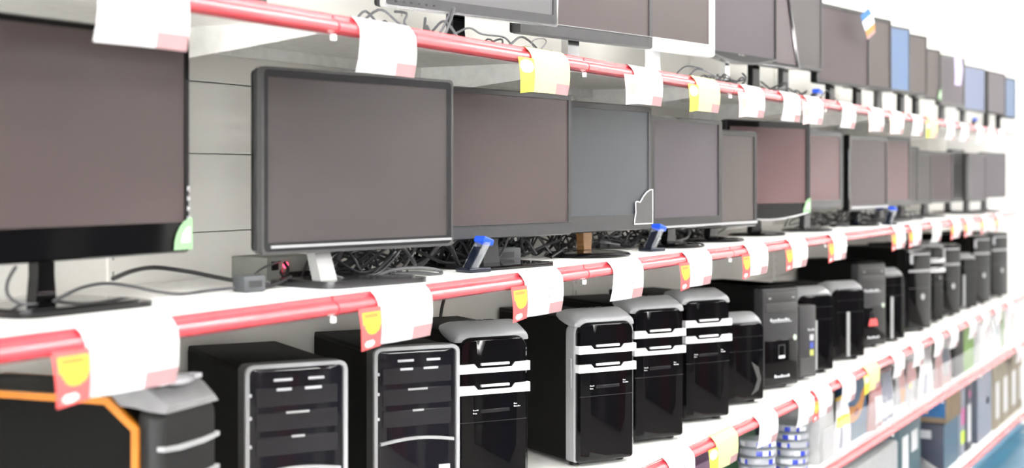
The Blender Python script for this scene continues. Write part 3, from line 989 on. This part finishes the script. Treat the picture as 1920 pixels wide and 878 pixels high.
TW(1835, .07, .16, .30, 31, 'furthest tower with a silver front bar', 'bar', py=474, bx=-.30, stk=False, d=.36)
TW(1859, .06, .18, .40, 28, 'tall dark tower, last but one at the far end', 'sleek', py=440, smoke=True, d=.38)
TW(1892, .05, .20, .40, 24, 'furthest tall black tower at the end wall', 'sleek', py=435, d=.38)
# ------------------------------------------------------------------ small gear on the middle and top shelves


def gadget(px, py, Y, zs, label, s=1.0, rz=-.35):
    """leaning clear holder with a blue-lit cap"""
    zt = hz(px, py, Y) - zs
    x = rayX(px, Y)
    t = thing('display_holder', (x - .035 * s, Y, zs + .0004), label, 'display holder', rz, group='display holders with blue lit caps')
    m = MB()
    m.box(-.05 * s, .035 * s, -.035 * s, .035 * s, 0, .010, r=.003)
    m.build('base', NAVYM, t)
    top = zt - .008
    for sy in (-1, 1):
        m = MB()
        y = sy * .020 * s
        m.loft([[(x1 - .010 * s, y - .003, z1), (x1 + .012 * s, y - .003, z1), (x1 + .012 * s, y + .003, z1), (x1 - .010 * s, y + .003, z1)] for x1, z1 in ((-.022 * s, .008), (.004 * s, top * .55), (.03 * s, top))])
        m.build('arm', ACRYL, t)
    m = MB()
    m.loft([[(x1 - .006, y1, z1), (x1 + .010, y1, z1 - .002), (x1 + .010, -y1, z1 - .002), (x1 - .006, -y1, z1)] for x1, y1, z1 in ((-.026 * s, -.016 * s, .009), (.0, -.016 * s, top * .6), (.014 * s, -.014 * s, top * .85))])
    m.build('tag_body', NAVYM, t)
    m = MB()
    m.M = Matrix.Translation((.032 * s, 0, top)) @ Matrix.Rotation(.35, 4, 'Y')
    m.box(-.020 * s, .022 * s, -.024 * s, .024 * s, -.004, .014 * s, r=.003)
    c = m.build('blue_cap', BLUEL, t)
    m = MB()
    m.M = Matrix.Translation((.032 * s, 0, top)) @ Matrix.Rotation(.35, 4, 'Y')
    m.box(-.012 * s, .014 * s, -.017 * s, .017 * s, .0135 * s, .0150 * s)
    m.build('light_window', CYANL, c)
    return t


gadget(902, 447, .10, MID, 'clear leaning holder with blue lit cap under the third middle-shelf monitor', .72)
gadget(1231, 423, .10, MID, 'clear leaning holder with blue lit cap beside the white-outlined sticker', .7)
gadget(1671, 389, .06, MID, 'blue lit holder under the rosy monitor on the middle shelf', .65)
gadget(1529, 169, .04, TOP, 'blue lit holder standing below the grey and plum monitors, top shelf', .65)
gadget(1826, 222, .06, TOP, 'blue lit holder near the far end of the top shelf', .5)


def place_box(name, cat, label, px, py_bot, Y, zs, sx, sy, sz, m, rz=0.0, r=.003, group=None):
    b = MB().box(-sx / 2, sx / 2, -sy / 2, sy / 2, 0.0004, sz, r=r)
    o = b.build(name, m, loc=(rayX(px, Y), Y, zs), rot=(0, 0, rz))
    return tag(o, label, cat, group)


# power box with switch and red lamp
PBH = hz(480, 482, .33) - MID
t = thing('power_box', (rayX(514, .34), .34, MID), 'grey power box with black switch and red lamp behind the slanted silver neck', 'power box', -.12)
MB().box(-.070, .070, -.05, .05, .0004, PBH, r=.003).build('housing', BOXG, t)
MB().box(-.058, -.040, -.0525, -.049, PBH - .026, PBH - .009, r=.001, seg=1).build('switch', BLACK, t)
MB().ball((-.020, -.051, PBH - .017), .006, 8).build('lamp', REDL, t)
MB().box(-.03, .06, -.052, -.049, .004, .018).build('socket_strip', BLACK, t)


def brick(px, Y, label, sx, sy, sz, m, rz):
    t = thing('power_adapter', (rayX(px, Y), Y, MID), label, 'power adapter', rz)
    MB().box(-sx / 2, sx / 2, -sy / 2, sy / 2, .0004, sz, r=.004).build('housing', m, t)
    MB().tube([(sx / 2 - .002, 0, sz / 2), (sx / 2 + .012, 0, sz / 2), (sx / 2 + .02, 0, sz / 2 - .003)], [.006, .0045, .003], 8).build('strain_relief', CABLE, t)
    MB().box(-sx * .3, sx * .3, -sy / 2 - .0006, -sy / 2 + .001, sz * .3, sz * .7).build('rating_label', CHAR, t)
    return t


brick(467, .19, 'dark adapter block in front of the grey power box', .046, .04, .030, BRICK, -.3)
brick(931, .25, 'dark grey adapter brick behind the first blue-capped holder', .11, .055, .034, BRICK, -.45)
brick(1142, .27, 'grey adapter brick behind the round amber-necked base', .10, .05, .028, DGREY, -.5)


def cable(pts, label, r=.0032, m=None, group=None, sub=7):
    o = MB().tube(smooth(pts, sub), r, 7).build('power_cable', m or CABLE)
    return tag(o, label, 'cable', group)


cable([at(212, 523, .30), at(250, 508, .33), at(292, 502, .35), at(350, 509, .33), at(400, 519, .28), at(447, 528, .22)], 'thick black cable arching to the adapter beside the nearest monitor', .0042)
cable([at(100, 566, .24), at(128, 551, .26), at(160, 538, .28), at(200, 532, .29), at(250, 538, .27), at(300, 548, .25), at(345, 551, .24), at(390, 545, .24), at(440, 540, .20)], 'grey-black cable waving along the shelf behind the nearest base', .003, CABLEG)
cable([at(30, 500, .26), at(14, 530, .26), at(16, 555, .25), at(40, 570, .24), at(70, 572, .23)], 'thin cable hanging from the back of the nearest monitor', .0028, CABLEG)
cable([at(470, 522, .26), at(490, 505, .28), at(515, 494, .29), at(534, 488, .30)], 'thin grey lead running across the power box', .0022, CABLEG)
cable([at(530, 487, .30), at(529, 500, .30), at(527, 512, .29), at(535, 516, .28), at(540, 505, .28), at(533, 492, .29)], 'short black loop beside the slanted silver neck', .0035)
cable([at(480, 541, .20), at(505, 537, .20), at(525, 530, .21), at(545, 519, .23)], 'black lead from the adapter to the silver neck', .0035)
cable([at(645, 462, .22), at(632, 490, .2), at(610, 512, .2), at(585, 526, .18), at(600, 530, .18)], 'thick cable dropping behind the grey-framed monitor', .0042)
cable([at(833, 560, .40), at(828, 580, .40), at(826, 605, .40), at(838, 612, .40)], 'short black cable hanging on the back panel above the striped tower', .004)
cable([at(585, 511, .2), at(620, 516, .16), at(660, 527, .14), at(700, 520, .14), at(740, 506, .13), at(790, 503, .12), at(825, 508, .12), at(822, 515, .12), at(780, 512, .13), at(730, 514, .14)],
      'grey looped cable lying in front of the tangle, under the grey-framed monitor', .0038, CABLEG)


def tangle(px0, px1, Y0, Y1, zs, n, hmax, label, group, r=(.0022, .0036), grey=.15, seed=1):
    rd = random.Random(seed)
    x0, x1 = rayX(px0, (Y0 + Y1) / 2), rayX(px1, (Y0 + Y1) / 2)
    for i in range(n):
        cx = rd.uniform(x0, x1)
        cy = rd.uniform(Y0, Y1)
        sx = rd.uniform(.05, .16)
        pts = []
        a = rd.uniform(0, 6.28)
        for q in range(rd.randint(7, 12)):
            a += rd.uniform(.5, 1.3)
            rad = rd.uniform(.4, 1)
            x = min(max(cx + sx * rad * math.cos(a), x0 - .04), x1 + .04)
            y = min(max(cy + .07 * rad * math.sin(a), Y0 - .02), Y1 + .03)
            pts.append((x, y, zs + .005 + hmax * rd.random() ** 1.5))
        pts[0] = (pts[0][0], pts[0][1], zs + .004)
        cable(pts, label, rd.uniform(*r), CABLEG if rd.random() < grey else CABLE, group, 6)


G = 'tangled cables under the monitors'
tangle(625, 720, .17, .30, MID, 13, .060, 'black cable in the tangle under the grey-framed monitor', G + ', first tangle', seed=3)
tangle(785, 880, .20, .36, MID, 14, .085, 'black cable in the tangle beyond the grey-framed monitor', G + ', second tangle', r=(.003, .0048), seed=4)
tangle(905, 1010, .20, .36, MID, 12, .075, 'black cable in the tangle behind the dark adapter brick', G + ', third tangle', r=(.003, .0045), seed=5)
tangle(1060, 1120, .22, .36, MID, 9, .07, 'black cable in the tangle behind the amber neck', G + ', fourth tangle', seed=6)
tangle(1150, 1225, .18, .34, MID, 9, .065, 'black cable in the loose loops below the white-outlined sticker', G + ', fifth tangle', seed=8)
tangle(1250, 1350, .20, .36, MID, 10, .065, 'black cable in the tangle under the silver-stripped monitor', G + ', sixth tangle', seed=9)
tangle(1500, 1590, .12, .32, MID, 10, .06, 'black cable in the tangle beyond the green-stickered pinkish monitor', G + ', seventh tangle', seed=10)
tangle(1600, 1680, .12, .32, MID, 8, .06, 'black cable in the tangle under the dark plum monitor', G + ', eighth tangle', seed=11)
tangle(735, 790, .08, .2, TOP, 3, .07, 'grey-black cable hanging behind the top rail near the chrome-edged monitor', 'cables on the top shelf', r=(.0022, .003), grey=.5, seed=14)
tangle(870, 945, .08, .18, TOP, 3, .04, 'dark cable curled beside the black neck on the top shelf', 'cables on the top shelf, beside the neck', r=(.0018, .0028), grey=.5, seed=15)
tangle(1290, 1400, .05, .2, TOP, 6, .05, 'dark cable under the white-framed monitor on the top shelf', 'cables on the top shelf, under the white monitor', seed=16)
tangle(1440, 1530, .06, .2, TOP, 6, .05, 'dark cable under the back-tilted monitor on the top shelf', 'cables on the top shelf, under the tilted monitor', seed=17)
# wire loop clip behind the first yellow card of the top rail
wp = [at(985, 98, .005), at(1001, 96, .005), at(997, 82, .005), at(1003, 74, .005), at(1020, 73, .005), at(1024, 80, .005), at(1014, 92, .005), at(1006, 98, .005), at(1022, 96, .008), at(1035, 102, .006)]
o = MB().tube(smooth([Vector((p.x, p.y, max(p.z, TOP + .006))) for p in wp]), .0013, 6).build('wire_clip', CABLEG)
tag(o, 'bent wire clip above the first yellow card on the top rail', 'wire clip')
# ------------------------------------------------------------------ fourth shelf: spindles and packets


def spindle_stack(px, Y, n, name_lab, rad=.063, seed=0):
    x = rayX(px, Y)
    rd = random.Random(seed)
    z = FOURTH + .0004
    hh = .0285
    for i in range(n):
        pos = 'lowest' if i == 0 else 'topmost' if i == n - 1 else '%s from the bottom' % ORD[i]
        t = thing('disc_spindle', (x + rd.uniform(-.002, .002), Y + rd.uniform(-.002, .002), z), 'blue and white disc tub, %s in the %s' % (pos, name_lab), 'disc tub', rd.uniform(0, 6), group='disc tubs in the ' + name_lab)
        MB().lathe([(.02, 0), (rad - .002, 0), (rad, .002), (rad, .005), (rad - .003, .006), (.02, .006)], n=36).build('base', DISCD, t)
        m = MB()
        N = 36
        prof = [(rad - .0025, .0062), (rad - .002, .014), (rad - .0025, .0225)]
        for k in range(N):
            a0, a1 = 2 * PI * k / N, 2 * PI * (k + 1) / N
            mi = 1 if (k + i * 5) % 12 in (0, 1, 4) else 2 if (k + i * 3) % 12 in (6, 7, 8, 9) else 0
            for (r0, z0), (r1, z1) in zip(prof[:-1], prof[1:]):
                m._add([(r0 * math.cos(a0), r0 * math.sin(a0), z0), (r0 * math.cos(a1), r0 * math.sin(a1), z0), (r1 * math.cos(a1), r1 * math.sin(a1), z1), (r1 * math.cos(a0), r1 * math.sin(a0), z1)], [(0, 1, 2, 3)], mi)
        m.build('paper_band', [DISCS, DISCB, STKW], t)
        MB().lathe([(.02, .0225), (rad - .0015, .0225), (rad, .024), (rad - .001, .0275), (rad - .006, .0283), (.02, .0280), (.012, .0265), (.002, .0265)], n=36).build('lid', DISCT, t)
        z += hh


spindle_stack(1420, .10, 6, 'nearer stack of tubs', seed=1)
spindle_stack(1483, .09, 6, 'farther stack of tubs', seed=2)


def carton(name, cat, label, pxL, pxR, Y, zs, h, depth, mats, deco=None, rz=0.0, r=.002, py=None, group=None):
    x0, x1 = rayX(pxL, Y), rayX(pxR, Y)
    w = (x1 - x0)
    t = thing(name, ((x0 + x1) / 2, Y + depth / 2, zs + .0004), label, cat, rz, group)
    if py is not None:
        h = hz(pxR, py, Y) - zs
    MB().box(-w / 2, w / 2, -depth / 2, depth / 2, 0, h, r=r).build('carton_body', mats[0], t)
    for q, (pn, face, u0, u1, v0, v1, mi) in enumerate(deco or []):
        m = MB()
        e = .0008
        if face == 'f':
            m.box(-w / 2 + w * u0, -w / 2 + w * u1, -depth / 2 - e, -depth / 2 + e, h * v0, h * v1)
        elif face == 's':
            m.box(-w / 2 - e, -w / 2 + e, depth / 2 - depth * u1, depth / 2 - depth * u0, h * v0, h * v1)
        else:
            m.box(-w / 2 + w * u0, -w / 2 + w * u1, -depth / 2 + depth * v0, -depth / 2 + depth * v1, h - e, h + e)
        m.build(pn, mats[mi], t)
    return t


carton('software_box', 'box', 'purple box with a yellow band behind the yellow card, packet shelf', 1262, 1352, .06, FOURTH, .20, .10, [PURPLE, PRYEL, PAPER], [('yellow_band', 'f', 0, 1, .74, .80, 1), ('lower_label', 'f', .82, .98, .05, .5, 2)])
place_box('navy_packet', 'box', 'dark navy packet standing behind the disc tubs', 1450, 0, .26, FOURTH, .40, .08, .225, NAVYB)
place_box('green_packet', 'box', 'dark green packet behind the nearer stack of tubs', 1385, 0, .21, FOURTH, .16, .07, .235, mat('box_dark_green', (.02, .10, .04), .5))
place_box('black_packet', 'box', 'black packet standing beyond the farther stack of tubs', 1532, 0, .22, FOURTH, .24, .10, .24, BLACK)
carton('grey_carton', 'box', 'tall pale grey carton beyond the disc tubs, packet shelf', 1536, 1564, .03, FOURTH, .235, .16, [LGREY, STKGR], [('slot', 's', .3, .36, .6, .9, 1)])
place_box('plastic_case', 'case', 'clear-lidded silver case lying beyond the disc tubs', 1512, 0, .16, FOURTH, .10, .09, .03, DISCT)


def packet(name, cat, label, pxL, pxR, Y, zs, h, mats, bands, thick=.03, wav=.006):
    """upright bag or blister with coloured print bands; bands: list of (v, material index)"""
    x0, x1 = rayX(pxL, Y), rayX(pxR, Y)
    w = x1 - x0
    t = thing(name, ((x0 + x1) / 2, Y, zs + .0005), label, cat)
    m = MB()
    secs = []
    nn = 10
    for j in range(nn + 1):
        v = j / nn
        th = thick * (.35 + .65 * math.sin(PI * min(1, v * .9 + .1))) / 2
        ww = w / 2 * (1 - .12 * abs(v - .5) ** 2)
        loop = []
        for i in range(9):
            u = -1 + 2 * i / 8
            loop.append((u * ww, -th * (1 - u * u * .8) + wav * math.sin(5 * u + 4 * v), h * v))
        for i in range(9):
            u = 1 - 2 * i / 8
            loop.append((u * ww, th * (1 - u * u * .8) + wav * math.sin(5 * u + 4 * v) + .001, h * v))
        secs.append(loop)
    m.loft(secs, 0)
    npts = 18
    for j in range(nn):
        for i in range(npts):
            v = (j + .5) / nn
            mi = 0
            for (u0, u1, v0, v1, q) in bands:
                u = (i + .5) / 8
                if i < 8 and u0 <= u <= u1 and v0 <= v <= v1:
                    mi = q
            m.m[j * npts + i] = mi
    m.build('bag_body', mats, t)
    e = MB()
    e.box(-w * .45, w * .45, -.002, .002, h - .002, h + .012)
    e.build('header_strip', mats[1] if len(mats) > 1 else mats[0], t)
    return t


packet('white_packet', 'packet', 'white packet with yellow ribbon print, beside the tall pale grey carton', 1566, 1592, .03, FOURTH, .20, [PAPER, PRYEL, LAV], [(0, 1, .55, .65, 1), (.1, .3, .1, .5, 2)])
t = carton('game_box', 'box', 'dark blue box with a big orange swirl, behind the front guard', 1592, 1628, .05, FOURTH, .235, .05, [PRDBLUE, PRORANGE, PRMAROON, PRROSE, BLUEB], [('lower_band', 'f', 0, 1, 0, .22, 4)])
m = MB()
x0, x1 = rayX(1592, .05), rayX(1628, .05)
ww = (x1 - x0)
sw = [(-.5, .34), (-.3, .30), (-.05, .33), (.15, .45), (.28, .62), (.42, .80), (.30, .84), (.12, .74), (.02, .62), (-.2, .56), (-.5, .60)]
m.prism([(a * ww, b * .235) for a, b in sw], -.026, -.0245, 'y')
m.prism([(-.3 * ww, .43 * .235), (-.1 * ww, .39 * .235), (.02 * ww, .47 * .235), (-.14 * ww, .53 * .235)], -.0266, -.0259, 'y', 1)
m.build('orange_swirl', [PRORANGE, PRMAROON], t)
packet('rose_packet', 'packet', 'rose and cream printed packet beside the orange swirl box', 1629, 1652, .04, FOURTH, .225, [PRROSE, PRMAROON, PAPER], [(.2, .9, .15, .6, 2), (0, 1, .7, 1, 1)])
packet('grey_packet', 'packet', 'grey-lilac packet below the second yellow card of the tower rail', 1650, 1672, .05, FOURTH, .21, [LAV, PRROSE, PAPER], [(0, 1, .1, .4, 2)])
packet('blister_pack', 'packet', 'clear packet with peach print, third beyond the orange swirl box', 1678, 1694, .04, FOURTH, .225, [BAGM, PRROSE, PRORANGE, PAPER], [(.1, .8, .45, .85, 1), (.2, .8, .25, .45, 2), (0, 1, 0, .2, 3)])
packet('clear_bag', 'packet', 'clear bag with rosy contents below the middle of the tower rail', 1697, 1716, .05, FOURTH, .22, [BAGM, PAPER, PRROSE, PRYEL], [(0, .9, .5, .9, 2), (.1, .4, .4, .5, 3)])
packet('white_bag', 'packet', 'white crinkled bag between two rosy clear bags', 1724, 1747, .04, FOURTH, .235, [PAPER, PAPER, LAV], [(.1, .5, .1, .5, 2)])
packet('clear_bag', 'packet', 'rosy clear bag before the black and green box', 1752, 1782, .05, FOURTH, .23, [BAGM, PAPER, PRROSE, SLATE], [(0, .35, .2, 1, 2), (.4, .7, .5, .8, 3), (.7, 1, .1, .9, 2), (0, 1, 0, .2, 2)])
carton('software_box', 'box', 'black and green box standing behind the front guard', 1790, 1826, .05, FOURTH, .25, .05, [BLACK, GREENB], [('green_front', 'f', .45, 1, 0, 1, 1)])
packet('white_packet', 'packet', 'white packet next beyond the black and green box', 1828, 1848, .05, FOURTH, .25, [PAPER, PAPER, LGREY], [(0, .3, 0, 1, 2)])
packet('white_packet', 'packet', 'white packet with pale teal print, second beyond the black and green box', 1849, 1876, .05, FOURTH, .25, [PAPER, PALEG, DISCT], [(.3, .7, .1, .8, 2)])
carton('software_box', 'box', 'white box with a thin green edge at the far end of the packet shelf', 1878, 1897, .05, FOURTH, .24, .10, [PAPER, GREENB], [('green_edge', 'f', 0, .2, 0, 1, 1)])
# clear front guards
for i, (a, b) in enumerate(((5.02, 5.98), (6.02, 6.98), (7.02, 7.98), (8.02, 8.98))):
    t = thing('front_guard', (a, .004, FOURTH + .0004), 'clear upright front guard on the packet shelf, %s of four from the near end' % ORD[i], 'front guard', group='clear front guards')
    MB().box(0, b - a, .0, .003, .004, .135, r=.001, seg=1).build('guard_panel', GUARD, t)
    MB().box(0, b - a, -.001, .008, 0, .006).build('guard_foot', ACRYL, t)
# ------------------------------------------------------------------ fifth shelf: boxed goods
t = carton('printer', 'printer', 'light grey printer with dark base on the lowest shelf', 1560, 1684, .05, FIFTH, .33, .33, [LGREY, BLACK], r=.012)
w_ = rayX(1684, .05) - rayX(1560, .05)
MB().box(-w_ / 2 + .004, w_ / 2 - .004, -.172, .16, 0, .10, r=.006).build('dark_base', SLATE, t)
MB().box(-w_ * .40, w_ * .40, -.168, -.15, .17, .20, r=.004).build('paper_slot', CHAR, t)
MB().box(-w_ * .42, w_ * .42, -.06, .12, .328, .338, r=.003).build('scanner_lid', LGREY, t)
carton('teal_box', 'box', 'dark teal box with two white labels, lowest shelf', 1687, 1726, .05, FIFTH, .38, .30, [TEAL, PAPER], [('label', 'f', .12, .40, .25, .85, 1), ('label', 'f', .55, .85, .6, .85, 1), ])
carton('navy_box', 'box', 'navy box with a steel blue front under the brown carton', 1770, 1797, .06, FIFTH, .235, .32, [NAVYB, BLUEB, MAGENTA, STKW, STKGR], [('blue_front', 'f', 0, 1, 0, 1, 1), ('label', 's', .55, .8, .68, .86, 4)])
t = carton('brown_carton', 'box', 'brown carton with a blue printed end, standing on the navy box', 1775, 1802, .055, FIFTH + .236, .14, .36, [CARTON, PRBLUE, PRORG], [('blue_print', 's', .02, .98, .20, .94, 1)])
m = MB()
ww = rayX(1802, .055) - rayX(1775, .055)
m.M = Matrix.Translation((-ww / 2 - .0012, 0, 0)) @ Matrix.Rotation(-PI / 2, 4, 'Z')
squiggle(m, -.08, .10, 0, .045, .032, n=5)
m.build('carton_lettering', PRORG, t)
m = MB()
m.M = Matrix.Rotation(.5, 4, 'Z')
for i in range(7):
    m.box(-.16, .16, -.03 + i * .012, -.024 + i * .012, .0004, .09 - abs(i - 3) * .004, r=.002, seg=1)
tag(m.build('grey_pouch', LGREY, loc=(rayX(1735, .10), .10, FIFTH)), 'ribbed grey packet lying before the navy box on the lowest shelf', 'packet')
carton('slim_box', 'box', 'slim white box with magenta and lime patches, lowest shelf', 1801, 1809, .06, FIFTH, .36, .25, [LAV, MAGENTA, LIME], [('magenta_patch', 'f', .2, .9, .45, .7, 1), ('lime_patch', 'f', .1, .9, .18, .36, 2)])
carton('slim_box', 'box', 'dark slim box with a tall white label, lowest shelf', 1812, 1822, .06, FIFTH, .355, .25, [NAVYB, PAPER, MAGENTA], [('label', 'f', .25, .8, .12, .7, 1), ('pink_dot', 'f', .5, .8, .8, .9, 2)])
carton('slate_box', 'box', 'large slate box with a lavender front, lowest shelf', 1833, 1859, .05, FIFTH, .37, .34, [SLATE, LAV, STKW], [('lavender_front', 'f', 0, 1, 0, 1, 1), ('small_mark', 'f', .6, .8, .5, .6, 2)])
for i, (a, b, lab) in enumerate(((1865, 1877, 'first tan carton beyond the lavender-fronted box'), (1879, 1893, 'second tan carton beyond the lavender-fronted box'), (1895, 1908, 'third tan carton beyond the lavender-fronted box'),
                                 (1910, 1917, 'furthest tan carton on the lowest shelf'))):
    carton('tan_carton', 'box', lab + ', with a white label', a, b, .04, FIFTH, .39, .34, [CARTONT, PAPER], [('label', 'f', .2, .7, .15, .7, 1)], group='tan cartons on the lowest shelf')
# ------------------------------------------------------------------ camera, world, view
cam = bpy.data.cameras.new('camera')
co = bpy.data.objects.new('camera', cam)
COL.objects.link(co)
co.location = (0, -D, CZ)
co.rotation_euler = (PI / 2, 0, TH - PI / 2)
cam.sensor_width = 36
cam.lens = F / 1920 * 36
cam.shift_y = -(439 - HY) / 1920
cam.clip_start = .05
cam.dof.use_dof = True
cam.dof.focus_distance = 3.35
cam.dof.aperture_fstop = 2.8
SC.camera = co
w = bpy.data.worlds.new('world')
SC.world = w
w.use_nodes = True
w.node_tree.nodes['Background'].inputs[0].default_value = (1, 1, 1, 1)
w.node_tree.nodes['Background'].inputs[1].default_value = 7.0
SC.view_settings.view_transform = 'Standard'
SC.view_settings.look = 'None'
SC.view_settings.gamma = 1
SC.view_settings.use_curve_mapping = False
SC.view_settings.exposure = 1.75
SC.cycles.use_denoising = True
SC.cycles.max_bounces = 8
SC.cycles.transparent_max_bounces = 12
